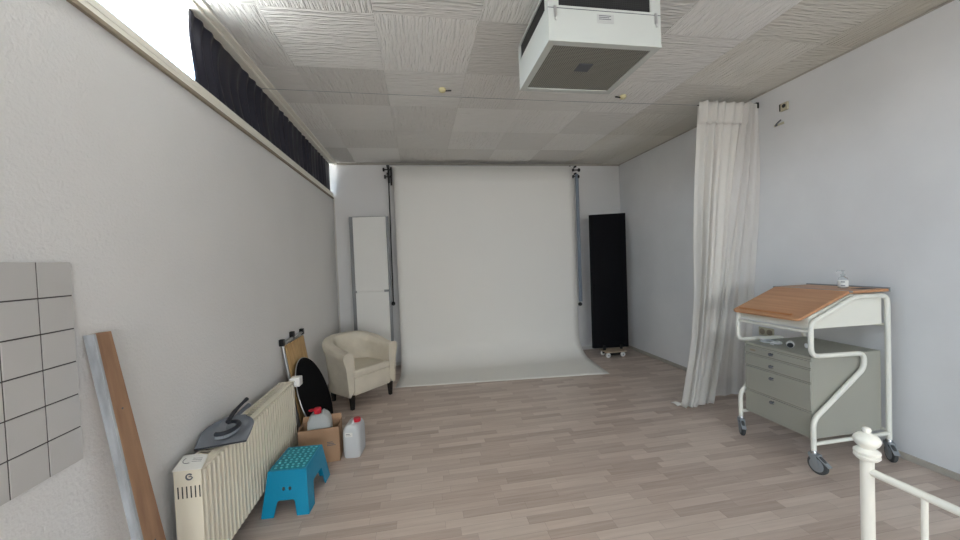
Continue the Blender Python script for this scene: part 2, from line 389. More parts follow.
# cream sill band with a brown lower lip, head batten along the ceiling
b = NB(); box(b, XL-0.035, XL+0.012, -2.3, YB, SILL-0.03, SILL+0.006, 0.003); box(b, XL, XL+0.010, -2.6, YB, 2.457, SILL-0.029); struct('trim_1', b, M_cream)
b = NB(); box(b, XL, XL+0.018, -2.6, YB, 2.438, 2.458, 0.003); struct('trim_2', b, M_brown)
b = NB(); box(b, XL-0.02, XL+0.045, -2.6, YB, H-0.028, H, 0.004); struct('trim_3', b, M_cream)
b = NB(); box(b, XL+0.045, XL+0.085, -2.6, YB, H-0.014, H, 0.003); struct('trim_4', b, M_cream)
b = NB(); box(b, XL-0.02, XR, YB-0.018, YB, H-0.022, H, 0.003); struct('trim_5', b, M_base)
b = NB(); box(b, XR-0.008, XR, YF, YB-0.02, H-0.012, H); struct('trim_6', b, M_base)
b = NB(); tube(b, [(XL+0.018, YB-0.018, 0), (XL+0.018, YB-0.018, 2.43)], 0.010, 8); struct('trim_7', b, M_basew, smooth=True)
b = NB(); box(b, XR-0.014, XR, YF, YB, 0, 0.045, 0.002); struct('baseboard_right', b, M_base)
b = NB(); box(b, XL, XR, YB-0.014, YB, 0, 0.05, 0.002); struct('baseboard_back', b, M_basew)
b = NB(); box(b, XL, XL+0.012, YF, YB, 0, 0.045, 0.002); struct('baseboard_left', b, M_base)

# ================================================================== TILE SPLASHBACK (left wall)
t = thing('tile_splashback', 'white square-tiled splashback panel on the left wall at the left edge', 'tiles', (XL, 1.0, 0.858))
TW = 0.1115; ty1, tz0 = 1.432, 0.858
b = NB(); box(b, XL, XL+0.010, 0.78, ty1, tz0, tz0+6*TW); part('grout', b, M_grout, t)
b = NB()
for i in range(6):
    for j in range(6):
        y1 = ty1-i*TW; z0 = tz0+j*TW
        box(b, XL+0.006, XL+0.0125, y1-TW+0.0024, y1-0.0022 if i else y1, z0+(0.0024 if j else 0), z0+TW-(0.0022 if j < 5 else 0), 0.0008, 1)
part('tiles', b, M_tile, t)

# ================================================================== PLANK leaning on the left wall
t = thing('plank', 'brown wooden plank with worn grey edge leaning on the wall beside the tiles', 'plank', (-0.99, 1.53, 0))
A0, A1 = V(-1.012, 1.502, 0), V(-1.165, 1.464, 1.272)
Bo, B1 = V(-0.957, 1.466, 0), V(-1.118, 1.446, 1.279)
C0, C1 = V(-0.957, 1.592, 0), V(-1.118, 1.520, 1.276)
D0, D1 = V(-1.012, 1.612, 0), V(-1.165, 1.532, 1.272)
b = NB(); hexa(b, [lerp(A0, D0, .12)+V(.003,0,0), lerp(Bo, C0, .12), C0, D0], [lerp(A1, D1, .12)+V(.003,0,0), lerp(B1, C1, .12), C1, D1]); part('board', b, M_plank, t, bev=0.002)
b = NB(); hexa(b, [A0, Bo, lerp(Bo, C0, .12), lerp(A0, D0, .12)], [A1, B1, lerp(B1, C1, .16), lerp(A1, D1, .16)]); part('edge_strip', b, M_plank_g, t, bev=0.003, label='worn grey edge strip')
b = NB()
for s_ in (0.22, 0.62, 0.86):
    b = NB(); p = lerp(lerp(C1, C0, s_), lerp(B1, Bo, s_), 0.45); lathe(b, [(0.0035, -0.001), (0.0035, 0.0015)], p, 10, 'X')
    part('screw', b, M_print, t)

# ================================================================== RADIATOR
RY0, RY1, RX0, RX1, RZ0, RZ1 = 1.79, 3.00, -1.112, -1.004, 0.09, 0.600
rad = thing('radiator', 'long cream ribbed panel radiator along the left wall', 'radiator', (-1.05, 2.4, 0))
pts = []; n = 31; pit = (RY1-RY0-0.02)/n
b = NB()
prof = []
for i in range(n):
    y = RY0+0.01+i*pit
    for a, d in ((0.0, 0), (0.34, 0), (0.40, 0.018), (0.47, 0.022), (0.86, 0.022), (0.93, 0.018), (0.985, 0)): prof.append((y+a*pit, d))
prof.append((RY0+0.01+n*pit, 0))
def ribf(u, v):
    k = min(int(round(u*(len(prof)-1))), len(prof)-1); y, d = prof[k]
    z = lerp(RZ0+0.005, RZ1-0.004, v); e_ = min(v, 1-v); f_ = min(1, e_/0.03)
    return V(RX1-0.022+d*f_, y, z)
vv = [0, .015, .03, .25, .5, .75, .97, .985, 1]
g = [[b.verts.new(ribf(i/(len(prof)-1), q)) for q in vv] for i in range(len(prof))]
for i in range(len(prof)-1):
    for j in range(len(vv)-1): b.faces.new((g[i][j], g[i+1][j], g[i+1][j+1], g[i][j+1]))
part('front_panel', b, M_rad, rad, smooth=True, solid=0.003)
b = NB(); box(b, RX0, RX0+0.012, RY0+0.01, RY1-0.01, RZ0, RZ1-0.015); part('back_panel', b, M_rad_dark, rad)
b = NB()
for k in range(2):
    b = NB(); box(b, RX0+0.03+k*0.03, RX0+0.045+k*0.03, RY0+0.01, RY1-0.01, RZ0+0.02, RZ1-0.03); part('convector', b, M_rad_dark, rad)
b = NB()
box(b, RX0, RX0+0.018, RY0, RY1, RZ1-0.012, RZ1, 0.002); box(b, RX1-0.03, RX1, RY0, RY1, RZ1-0.012, RZ1+0.002, 0.003)
box(b, RX0+0.065, RX0+0.075, RY0, RY1, RZ1-0.01, RZ1-0.002)
for k in range(int((RY1-RY0)/0.028)): y = RY0+0.012+k*0.028; box(b, RX0+0.012, RX1-0.025, y, y+0.0045, RZ1-0.010, RZ1-0.003)
part('top_grille', b, M_rad, rad)
for y0, y1 in ((RY0-0.004, RY0), (RY1, RY1+0.004)):
    b = NB(); box(b, RX0-0.002, RX1+0.002, y0, y1, RZ0, RZ1+0.002, 0.0015); sd = part('side_cover', b, M_rad, rad)
    if y0 < RY0:
        b = NB()
        for k in range(6): x = -1.098+k*0.0173; box(b, x-0.0025, x+0.0025, y0-0.0008, y0+0.001, 0.475, 0.528)
        part('vent_slot', b, M_seam, sd)
        b = NB()
        ring = [V(-1.05+0.0125*math.cos(a), y0-0.001, 0.570+0.0125*math.sin(a)) for a in [PI*(-0.15+1.75*k/20)+PI*0.35 for k in range(21)]]
        tube(b, ring, 0.0032, 6); tube(b, [V(-1.052, y0-0.001, 0.571), V(-1.040, y0-0.001, 0.571)], 0.0025, 6)
        part('emblem', b, M_print, sd, smooth=True, label='round grey ring emblem')
b = NB()
for x in (-1.09, -1.03):
    b = NB(); tube(b, fillet([(x, 2.97, 0.12), (x, 2.97, 0.06), (x, 3.0, 0.04), (x, 3.02, 0.0)], 0.03), 0.009, 10); part('pipe', b, M_rad, rad, smooth=True)
b = NB()
for y in (2.0, 2.78):
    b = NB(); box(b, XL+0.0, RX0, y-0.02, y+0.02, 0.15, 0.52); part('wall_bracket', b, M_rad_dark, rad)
b = NB(); box(b, -1.045, -0.968, 3.022, 3.10, 0.548, 0.618, 0.008, 3); lathe(b, [(0.018, 0), (0.018, 0.025)], V(-1.012, 3.0, 0.583), 16, 'Y')
part('thermostat_head', b, mat('white_thermostat', srgb(228, 228, 226), 0.4), rad, smooth=True, label='white thermostat head')

# note lying on the near end of the radiator
nt = thing('paper_note', 'sheet of white printed paper lying on the near end of the radiator', 'paper', (-1.07, 1.85, RZ1+0.003))
c4 = [V(-1.114, 1.778, 0.6045), V(-0.992, 1.772, 0.606), V(-1.033, 1.905, 0.607), V(-1.148, 1.921, 0.606)]
b = NB(); grid(b, lambda u, v: lerp(lerp(c4[0], c4[1], u), lerp(c4[3], c4[2], u), v)+V(0, 0, 0.004*math.sin(u*PI)*v), 8, 6); part('sheet', b, M_label, nt, solid=0.0008)
b = NB()
P = lambda u, v: lerp(lerp(c4[0], c4[1], u), lerp(c4[3], c4[2], u), v)+V(0, 0, 0.004*math.sin(u*PI)*v+0.0012)
tube(b, [P(0.35+0.2*math.cos(a), 0.62+0.2*math.sin(a)) for a in [PI*(0.75+0.9*k/10) for k in range(11)]], 0.0012, 5)
for k in range(3): tube(b, [P(0.5, 0.72-0.1*k), P(0.85, 0.72-0.1*k)], 0.0009, 4)
part('print', b, M_print, nt)

# dustpan and hand brush lying on the radiator
dp = thing('dustpan', 'grey plastic dustpan lying on top of the radiator', 'dustpan', (-1.02, 2.1, RZ1+0.004))
def pan(u, v):
    # v: 0 = lip, 1 = back end; u: 0 = wall side, 1 = room side
    a0, a1 = V(-1.122, 1.955, 0.612), V(-0.905, 1.992, 0.612); b0, b1 = V(-1.150, 2.235, 0.628), V(-0.985, 2.275, 0.624)
    p = lerp(lerp(a0, a1, u), lerp(b0, b1, u), v)
    c = V(-1.075, 2.21, 0.62); k = max(0, v-0.45)/0.55; cu_ = (abs(u-0.5)*2)**3
    p = p + (c-p)*(0.42*k*k*cu_)                      # rounded back corners
    p.x += 0.018*math.sin(v*PI)*(u-0.5)*2
    edge = (abs(u-0.5)*2)**7; back = v**9
    return p+V(0, 0, 0.026*max(edge*min(1, v*2.5), back))
b = NB(); grid(b, pan, 30, 28); part('pan', b, M_dust, dp, smooth=True, solid=0.003)
b = NB(); tube(b, [pan(k/12, 0)+V(0, 0, 0.001) for k in range(13)], 0.004, 8); part('rubber_lip', b, M_dust_d, dp, smooth=True)
b = NB(); tube(b, fillet([V(-1.075, 2.25, 0.636), V(-1.072, 2.31, 0.65), V(-1.066, 2.40, 0.655)], 0.04), [0.016]+[0.011]*7+[0.013], 12); part('handle', b, M_dust, dp, smooth=True)
hb = thing('hand_brush', 'dark hand brush lying in the grey dustpan, its handle pointing away', 'brush', (-1.05, 2.1, 0.64))
b = NB(); tube(b, fillet([V(-1.052, 2.13, 0.668), V(-1.062, 2.20, 0.682), V(-1.068, 2.30, 0.692), V(-1.068, 2.385, 0.698)], 0.05), [0.012]*1+[0.011]*7+[0.009]*7+[0.012], 12)
part('handle', b, M_dust_d, hb, smooth=True)
b = NB(); tube(b, [V(-1.045+0.05*math.cos(a_), 2.10+0.075*math.sin(a_), 0.648) for a_ in [PI*(-0.62+1.3*k/16) for k in range(17)]], 0.011, 10); part('brush_block', b, M_dust_d, hb, smooth=True)
b = NB()
for i in range(40):
    a_ = PI*(-0.6+1.26*i/39)
    for rr in (0.75, 1.0):
        x, y = -1.045+0.05*rr*math.cos(a_), 2.10+0.075*rr*math.sin(a_)
        tube(b, [V(x, y, 0.646), V(x+random.uniform(-.004, .004), y-0.004, 0.624)], [0.003, 0.0055], 6)
part('bristles', b, M_bristle, hb)

# ================================================================== FOLDED SLAT TABLE + BLACK DISC, behind the radiator
ft = thing('folding_table', 'folded wooden-slat table with aluminium frame leaning on the left wall', 'table', (-1.06, 3.47, 0))
def tp(y, z, off=0.0):   # point in the leaning plane
    return V(-1.03-0.125*z/0.9+off, y, z)
b = NB()
tube(b, [tp(3.215, 0.0), tp(3.215, 0.875)], 0.011, 10); part('leg', b, M_alu, ft, smooth=True)
b = NB(); tube(b, [tp(3.725, 0.0), tp(3.725, 0.875)], 0.011, 10); part('leg', b, M_alu, ft, smooth=True)
b = NB(); tube(b, [tp(3.215, 0.86), tp(3.725, 0.86)], 0.011, 10); part('crossbar', b, M_alu, ft, smooth=True)
b = NB(); tube(b, [tp(3.215, 0.25), tp(3.725, 0.25)], 0.009, 10); part('crossbar', b, M_alu, ft, smooth=True)
for k in range(6):
    y = 3.24+k*0.078; b = NB(); prism(b, [(y, 0), (y+0.074, 0), (y+0.074, 1), (y, 1)], 'X', 0, 1)
    for v in b.verts: v.co = tp(v.co.y, lerp(0.12, 0.835, v.co.z), 0.004+0.012*v.co.x)
    bmesh.ops.recalc_face_normals(b, faces=b.faces); part('slat', b, M_slat, ft, bev=0.002)
for y, z in ((3.215, 0.875), (3.47, 0.895), (3.725, 0.875)):
    b = NB(); p = tp(y, z); box(b, p.x-0.018, p.x+0.02, y-0.018, y+0.018, z-0.035, z+0.02, 0.005); part('corner_cap', b, M_black, ft)
b = NB(); box(b, tp(0, .86).x-0.014, tp(0, .86).x+0.012, 3.455, 3.485, 0.85, 0.88); part('strap', b, M_black, ft)

dk = thing('reflector_disc', 'round black fabric disc with thin silver rim leaning against folded table', 'reflector', (-0.88, 3.458, 0))
az, ti, R_ = 0.008, 0.317, 0.352; dc = V(-0.967, 3.42, 0.34)
nn = V(math.cos(az)*math.cos(ti), math.sin(az)*math.cos(ti), math.sin(ti)); aa = V(-math.sin(az), math.cos(az), 0); bb = nn.cross(aa)
b = NB(); lathe(b, [(R_-0.004, -0.006), (R_, 0.0), (R_-0.004, 0.006), (0.2, 0.008)], (0, 0, 0), 72)
Mx = Matrix((aa, bb, nn)).transposed().to_4x4(); Mx.translation = dc; bmesh.ops.transform(b, matrix=Mx, verts=b.verts)
part('fabric', b, M_black_cloth, dk, smooth=True)
b = NB(); cpts = [Mx @ V(R_*math.cos(2*PI*k/72), R_*math.sin(2*PI*k/72), -0.003) for k in range(73)]; tube(b, cpts, 0.0045, 8, False); part('rim', b, M_alu, dk, smooth=True)

# ================================================================== CARDBOARD BOX with bottle
cb = thing('cardboard_box', 'open brown cardboard box on the floor behind the blue stool', 'box', (-0.81, 2.95, 0), 0.08)
hw, hd, hh = 0.145, 0.085, 0.262
b = NB(); box(b, -hw, hw, -hd, hd, 0.0, 0.004)
box(b, -hw, -hw+0.005, -hd, hd, 0, hh); box(b, hw-0.005, hw, -hd, hd, 0, hh); box(b, -hw, hw, -hd, -hd+0.005, 0, hh); box(b, -hw, hw, hd-0.005, hd, 0, hh)
part('carton', b, M_carton, cb, local=True)
b = NB(); hexa(b, [V(-hw, hd, hh), V(hw, hd, hh), V(hw, hd+0.004, hh), V(-hw, hd+0.004, hh)], [V(-hw+.004, hd+0.012, hh+0.035), V(hw-.004, hd+0.012, hh+0.035), V(hw-.004, hd+0.016, hh+0.035), V(-hw+.004, hd+0.016, hh+0.035)]); part('flap', b, M_carton, cb, local=True)
b = NB()
for k in range(3): box(b, hw-0.09, hw-0.05+0.01*k, -hd-0.001, -hd, 0.15-0.012*k, 0.155-0.012*k)
part('printed_mark', b, M_print, cb, local=True)

def jerrycan(name, label, cat, loc, rz, w_, d_, h_, m_body, capx, capy, loop):
    t_ = thing(name, label, cat, loc, rz)
    b = NB()
    lv = [(0.0, .90, .92), (.012, .98, .98), (.05, 1, 1), (h_*0.45, 1, 1), (h_*0.70, 1, 1), (h_*0.80, .95, .96), (h_*0.88, .80, .86), (h_*0.93, .60, .72), (h_*0.94, .3, .3)]
    ring = []
    for z, sx_, sy_2 in lv:
        rr = []
        for k in range(32):
            a = 2*PI*k/32; c_, s_ = math.cos(a), math.sin(a); p = 0.32
            rr.append(b.verts.new(V(math.copysign(abs(c_)**p, c_)*w_/2*sx_, math.copysign(abs(s_)**p, s_)*d_/2*sy_2, z)))
        ring.append(rr)
    fs = [b.faces.new(ring[0]), b.faces.new(ring[-1])]
    for i in range(len(ring)-1):
        for k in range(32): fs.append(b.faces.new((ring[i][k], ring[i][(k+1) % 32], ring[i+1][(k+1) % 32], ring[i+1][k])))
    bmesh.ops.recalc_face_normals(b, faces=fs)
    lathe(b, [(0.019, h_*0.90), (0.019, h_*0.955)], V(capx, capy, 0), 20)
    part('canister', b, m_body, t_, local=True, smooth=True)
    b = NB(); lathe(b, [(0.026, h_*0.935), (0.028, h_*0.945), (0.028, h_*1.02), (0.025, h_*1.04)], V(capx, capy, 0), 24)
    if loop:
        rg = [V(capx-0.040+0.022*math.cos(2*PI*k/16), capy+0.018*math.sin(2*PI*k/16), h_*1.01) for k in range(17)]; tube(b, rg, 0.0045, 8, False)
    part('cap', b, M_red, t_, local=True, smooth=True)
    y_ = d_*0.42
    b = NB(); tube(b, fillet([V(0, -y_, h_*0.80), V(0, -y_*0.6, h_*0.955), V(0, y_*0.25, h_*0.985), V(0, y_*0.9, h_*0.86)] if not loop else [V(0.03, -y_*.9, h_*0.86), V(0.03, -y_*.5, h_*0.96), V(0.03, y_*.5, h_*0.96), V(0.03, y_*.9, h_*0.86)], 0.04), 0.011, 12)
    part('grip', b, m_body, t_, local=True, smooth=True)
    return t_
bt = jerrycan('water_canister', 'clear plastic canister with a looped red cap standing inside the cardboard box', 'canister', (-0.815, 2.956, 0.005), 0.08, 0.17, 0.13, 0.375, M_pet, -0.01, -0.01, True)
jc = jerrycan('jerrycan', 'white translucent jerrycan with red screw cap standing on the floor', 'canister', (-0.568, 2.978, 0.0), -0.12, 0.130, 0.19, 0.268, M_can, 0.028, -0.005, False)
b = NB(); box(b, -0.04, 0.015, -0.0966, -0.0950, 0.168, 0.20, 0.0005, 1); part('sticker', b, M_label, jc, local=True)
b = NB(); box(b, -0.034, -0.004, -0.0972, -0.0964, 0.187, 0.191); box(b, -0.034, 0.002, -0.0972, -0.0964, 0.178, 0.180); part('print', b, M_print, jc, local=True)

# ================================================================== STEP STOOL
st = thing('step_stool', 'blue plastic step stool with dotted tread beside the radiator', 'stool', (-0.842, 2.50, 0), -0.06)
Hs = 0.25
B2 = [V(-.138, -.205, 0), V(.138, -.205, 0), V(.138, .205, 0), V(-.138, .205, 0)]
T2 = [V(-.112, -.148, Hs), V(.112, -.148, Hs), V(.112, .148, Hs), V(-.112, .148, Hs)]
b = NB()
def side(i, leg_w, arch_h, holes=()):
    p0, p1, q0, q1 = B2[i], B2[(i+1) % 4], T2[i], T2[(i+1) % 4]
    Wd = (p1-p0).length
    def m2(u, v):  # u 0..1 across, v 0..1 up
        return lerp(lerp(p0, p1, u), lerp(q0, q1, u), v)
    lw = leg_w/Wd; tt = arch_h/Hs; r_ = 0.016
    out = [(0, 0), (lw, 0)]
    ru, rv = r_/Wd, r_/Hs
    out += [(lw+0.04-ru*0, tt-rv)]
    for k in range(1, 5): a = PI/2*k/4; out.append((lw+0.04+ru*(1-math.cos(a)), tt-rv+rv*math.sin(a)))
    for k in range(0, 5): a = PI/2*k/4; out.append((1-lw-0.04-ru*(1-math.sin(a)), tt-rv+rv*math.cos(a)))
    out += [(1-lw, 0), (1, 0), (1, 1), (0, 1)]
    tmp = bmesh.new(); ed = []
    vs = [tmp.verts.new((u, v, 0)) for u, v in out]; ed += [tmp.edges.new((vs[k], vs[(k+1) % len(vs)])) for k in range(len(vs))]
    for hu, hv, hr in holes:
        hvs = [tmp.verts.new((hu+hr/Wd*math.cos(2*PI*k/14), hv+hr/Hs*math.sin(2*PI*k/14), 0)) for k in range(14)]
        ed += [tmp.edges.new((hvs[k], hvs[(k+1) % 14])) for k in range(14)]
    bmesh.ops.triangle_fill(tmp, use_beauty=True, use_dissolve=False, edges=ed)
    mp_ = {v: b.verts.new(m2(v.co.x, v.co.y)) for v in tmp.verts}
    for f in tmp.faces:
        try: b.faces.new([mp_[v] for v in f.verts])
        except ValueError: pass
    tmp.free()
side(0, 0.072, 0.088, ((0.43, 0.60, 0.0095), (0.58, 0.60, 0.0095)))
side(1, 0.10, 0.13); side(2, 0.072, 0.088, ((0.43, 0.60, 0.0095), (0.58, 0.60, 0.0095))); side(3, 0.10, 0.13)
b.faces.new([b.verts.new(p) for p in T2])
bmesh.ops.remove_doubles(b, verts=b.verts, dist=0.0008); bmesh.ops.recalc_face_normals(b, faces=b.faces)
o = part('stool_body', b, M_teal, st, local=True, solid=0.006)
o.modifiers['thickness'].offset = -1
bv = o.modifiers.new('round', 'BEVEL'); bv.width = 0.014; bv.segments = 3; bv.limit_method = 'ANGLE'; bv.angle_limit = math.radians(50); bv.harden_normals = False
b = NB(); box(b, -.099, .099, -.135, .135, Hs-0.001, Hs+0.002, 0.0015, 1); tr = part('tread', b, M_teal_top, st, local=True)
b = NB()
for i in range(6):
    for j in range(9):
        x, y = -.082+i*.0328+(0.0 if j % 2 else 0.006)-.003, -.118+j*.0295
        lathe(b, [(0.0085, 0.0), (0.0075, 0.003), (0.004, 0.0045)], V(x, y, Hs+0.0015), 10)
part('grip_dot', b, M_teal_dot, tr, local=False) if False else part('grip_dots', b, M_teal_dot, tr, local=True)

# ================================================================== TUB CHAIR
ch = thing('tub_chair', 'cream leather tub armchair in the corner beside the paper backdrop', 'armchair', (-0.742, 4.218, 0), 0.795)
def upath(s):   # s in 0..1 around the U, front-left -> back -> front-right (front is -y)
    Ls, r_ = 0.26, 0.270; tot = 2*Ls+PI*r_; d = s*tot
    if d < Ls: return V(-r_, -0.275+d, 0), V(-1, 0, 0)
    if d > Ls+PI*r_: return V(r_, -0.01-(d-Ls-PI*r_), 0), V(1, 0, 0)
    a = (d-Ls)/r_; return V(-r_*math.cos(a), -0.01+r_*math.sin(a), 0), V(-math.cos(a), math.sin(a), 0)
b = NB(); NS = 48; rings = []
for i in range(NS+1):
    s = i/NS; p, n_ = upath(s); up_ = 1-abs(2*s-1); top = 0.595+0.110*(3*min(1, up_*1.25)**2-2*min(1, up_*1.25)**3)
    cs = [(-0.035, 0.20), (0.012, 0.135), (0.030, 0.14), (0.038, 0.30), (0.054, top-0.16), (0.078, top-0.085), (0.084, top-0.045), (0.072, top-0.012), (0.040, top+0.002), (0.008, top-0.002), (-0.022, top-0.008), (-0.038, top-0.035), (-0.040, top-0.08), (-0.034, top-0.14), (-0.032, 0.30)]
    rings.append([b.verts.new(p+n_*d+V(0, 0, z)) for d, z in cs])
for i in range(NS):
    m__ = len(rings[0])
    for k in range(m__): b.faces.new((rings[i][k], rings[i][(k+1) % m__], rings[i+1][(k+1) % m__], rings[i+1][k]))
b.faces.new(rings[0]); b.faces.new(rings[-1]); bmesh.ops.recalc_face_normals(b, faces=b.faces)
part('shell', b, M_leather, ch, local=True, smooth=True, bev=0.006)
b = NB()
for s_, sg in ((0, -1), (1, 1)):
    p, n_ = upath(s_); top = 0.600
    for cs in ([(0.032, 0.145), (0.040, 0.30), (0.056, top-0.16), (0.084, top-0.065), (0.078, top-0.016), (0.03, top+0.002), (-0.03, top-0.018), (-0.04, top-0.07), (-0.034, 0.16)],):
        b = NB(); tube(b, fillet([p+n_*d+V(0, -0.003, z) for d, z in cs], 0.02, 4), 0.0045, 8)
        part('piping', b, M_leather, ch, local=True, smooth=True)
b = NB()
box(b, -0.242, 0.242, -0.268, 0.16, 0.14, 0.325, 0.012, 3); part('seat_base', b, M_leather, ch, local=True, smooth=True)
b = NB(); hexa(b, [V(-.234, -.282, .322), V(.234, -.282, .322), V(.234, .06, .322), V(.135, .21, .322), V(-.135, .21, .322), V(-.234, .06, .322)],
               [V(-.234, -.282, .402), V(.234, -.282, .402), V(.234, .06, .395), V(.135, .21, .392), V(-.135, .21, .392), V(-.234, .06, .395)])
o = part('seat_cushion', b, M_leather, ch, local=True, smooth=True); bv = o.modifiers.new('soft', 'BEVEL'); bv.width = 0.028; bv.segments = 4
for x, y in ((-0.25, -0.245), (0.25, -0.245), (-0.20, 0.16), (0.20, 0.16)):
    b = NB(); hexa(b, [V(x-.016, y-.016, 0), V(x+.016, y-.016, 0), V(x+.016, y+.016, 0), V(x-.016, y+.016, 0)], [V(x-.024, y-.024, .15), V(x+.024, y-.024, .15), V(x+.024, y+.024, .15), V(x-.024, y+.024, .15)])
    part('leg', b, M_legs, ch, local=True, bev=0.002, label='black tapered wooden leg')

# ================================================================== WHITE BOARD (left back)
wbd = thing('reflector_board', 'tall white foam board with silver edges standing behind the armchair', 'board', (-0.66, 5.2, 0))
b = NB(); box(b, -0.935, -0.405, 5.235, 5.275, 0.0, 2.16, 0.003); part('backing_board', b, M_silver, wbd)
b = NB(); box(b, -0.882, -0.442, 5.195, 5.235, 0.0, 1.118, 0.003); part('face_board', b, M_board_w, wbd)
b = NB(); box(b, -0.882, -0.440, 5.195, 5.235, 1.12, 2.15, 0.003); part('face_board', b, M_board_w, wbd)
for x0, x1 in ((-0.90, -0.865), (-0.50, -0.43)):
    b = NB(); box(b, x0, x1, 5.186, 5.24, 1.105, 1.135, 0.002); part('clip', b, M_silver, wbd)
b = NB(); box(b, -0.99, -0.945, 5.30, 5.34, 0, 1.85, 0.002); 
b.free()

# ================================================================== PAPER BACKDROP
bd = thing('paper_backdrop', 'wide seamless white paper backdrop hanging from roll and curving onto floor', 'backdrop', (1.03, 5.2, 0))
path = [(5.215, 2.84)]
for k in range(1, 12): path.append((5.215, lerp(2.84, 0.33, k/11)))
for k in range(1, 17):
    a = PI/2*k/16; path.append((5.215-0.36*(1-math.cos(a)), 0.33-0.325*math.sin(a)))
yl_end = 4.42; 
for k in range(1, 9): path.append((lerp(4.855, 4.3, k/8), 0.005))
L_ = []
tot = 0
def ppt(u, v):
    k = v*(len(path)-1); i = min(int(k), len(path)-2); y, z = lerp(V(*path[i], 0), V(*path[i+1], 0), k-i)[:2]
    x = lerp(-0.308, 2.363, u)
    if z < 0.0051 and y < 4.855:
        f_ = (4.855-y)/(4.855-4.3); yend = lerp(4.42, 4.185, u); y = lerp(4.855, yend, f_)
        x = lerp(lerp(-0.308, -0.352, f_), lerp(2.363, 2.29, f_), u); z = 0.004
    f2 = min(1, max(0, (2.84-z)/2.0))
    return V(x, y+0.004*math.sin(u*9)*f2*(z > 0.3), z)
b = NB(); grid(b, ppt, 30, len(path)-1); part('paper_sheet', b, M_paper, bd, smooth=True, solid=0.0012)
b = NB(); tube(b, [(-0.312, 5.2515, 2.832), (2.367, 5.2515, 2.832)], 0.034, 20); part('roll', b, M_paper, bd, smooth=True)

def bracket(x, sgn, label, grp):
    t_ = thing('backdrop_bracket', label, 'bracket', (x, 5.35, 2.8), 0, 'wall brackets holding the backdrop roll')
    b = NB(); box(b, x-0.015, x+0.015, YB-0.006, YB, 2.66, 2.92, 0.001); box(b, x-0.012, x+0.012, 5.2, YB, 2.845, 2.865); box(b, x-0.012, x+0.012, 5.2, YB, 2.74, 2.76); part('arm', b, M_black, t_)
    for z, xx in ((2.80, 0.015), (2.70, 0.0)):
        b = NB(); lathe(b, [(0.024, -0.012), (0.028, 0), (0.024, 0.012)], V(x+sgn*(0.035+xx), 5.2, z), 16, 'X'); lathe(b, [(0.02, -0.01), (0.024, 0), (0.02, 0.01)], V(x-sgn*0.045, 5.2, z), 16, 'X')
        tube(b, [V(x-sgn*0.045, 5.2, z), V(x+sgn*(0.035+xx), 5.2, z)], 0.009, 10); part('clamp_knob', b, M_black, t_, smooth=True)
    return t_
tl = bracket(-0.385, -1, 'black wall bracket with clamp knobs at the backdrop roll\'s left end', None)
b = NB(); tube(b, [V(-0.335, 5.19, 2.83), V(-0.336, 5.19, 2.58)], 0.013, 10); part('hook', b, M_black, tl, smooth=True)
b = NB(); tube(b, [V(-0.372, 5.2, 2.83), V(-0.385, 5.2, 0.94)], 0.009, 10); part('chain_tube', b, M_black, tl, smooth=True)
b = NB(); lathe(b, [(0.012, -0.03), (0.028, -0.015), (0.028, 0.01), (0.012, 0.025)], V(-0.386, 5.2, 0.935), 16); part('chain_weight', b, M_black, tl, smooth=True)
tr_ = bracket(2.395, 1, 'black wall bracket with clamp knobs at the backdrop roll\'s right end', None)
b = NB(); box(b, 2.382, 2.432, 5.19, 5.21, 0.80, 2.74, 0.004); part('chain_tube', b, M_tube, tr_, label='blue-grey flat tube')
b = NB(); lathe(b, [(0.012, -0.03), (0.030, -0.015), (0.030, 0.01), (0.012, 0.025)], V(2.395, 5.2, 0.765), 16); part('chain_weight', b, M_black, tr_, smooth=True)

# ================================================================== BLACK PANEL on DOLLY
bp_ = thing('flag_panel', 'tall matte black panel standing upright in the right back corner', 'panel', (2.76, 4.99, 0.105))
b = NB(); hexa(b, [V(2.482, 4.98, 0.122), V(3.045, 4.98, 0.108), V(3.045, 5.03, 0.108), V(2.482, 5.03, 0.122)], [V(2.498, 4.99, 2.092), V(3.06, 4.99, 2.112), V(3.06, 5.04, 2.112), V(2.498, 5.04, 2.092)])
part('board', b, M_black_board, bp_, bev=0.002)
for x in (2.645, 2.915):
    b = NB(); box(b, x-0.018, x+0.018, 4.955, 4.98, 0.088, 0.155, 0.002); part('foot_bracket', b, M_black, bp_)
dl = thing('dolly', 'small pale plywood dolly with white wheels under the black panel', 'dolly', (2.76, 4.97, 0))
b = NB(); box(b, 2.605, 2.925, 4.84, 5.06, 0.072, 0.088, 0.003); part('platform', b, M_dolly, dl)
b = NB(); box(b, 2.63, 2.90, 4.87, 4.91, 0.03, 0.072); part('axle_block', b, M_legs, dl)
b = NB(); box(b, 2.63, 2.90, 5.0, 5.04, 0.03, 0.072); part('axle_block', b, M_legs, dl)
for x in (2.645, 2.875):
    for y in (4.865, 5.02):
        b = NB(); lathe(b, [(0.02, -0.014), (0.034, -0.012), (0.036, 0), (0.034, 0.012), (0.02, 0.014)], V(x, y, 0.036), 20, 'Y'); wl = part('wheel', b, M_label, dl, smooth=True)
        b = NB(); lathe(b, [(0.010, -0.018), (0.010, 0.016)], V(x, y, 0.036), 12, 'Y'); part('hub', b, M_castor, wl, smooth=True)

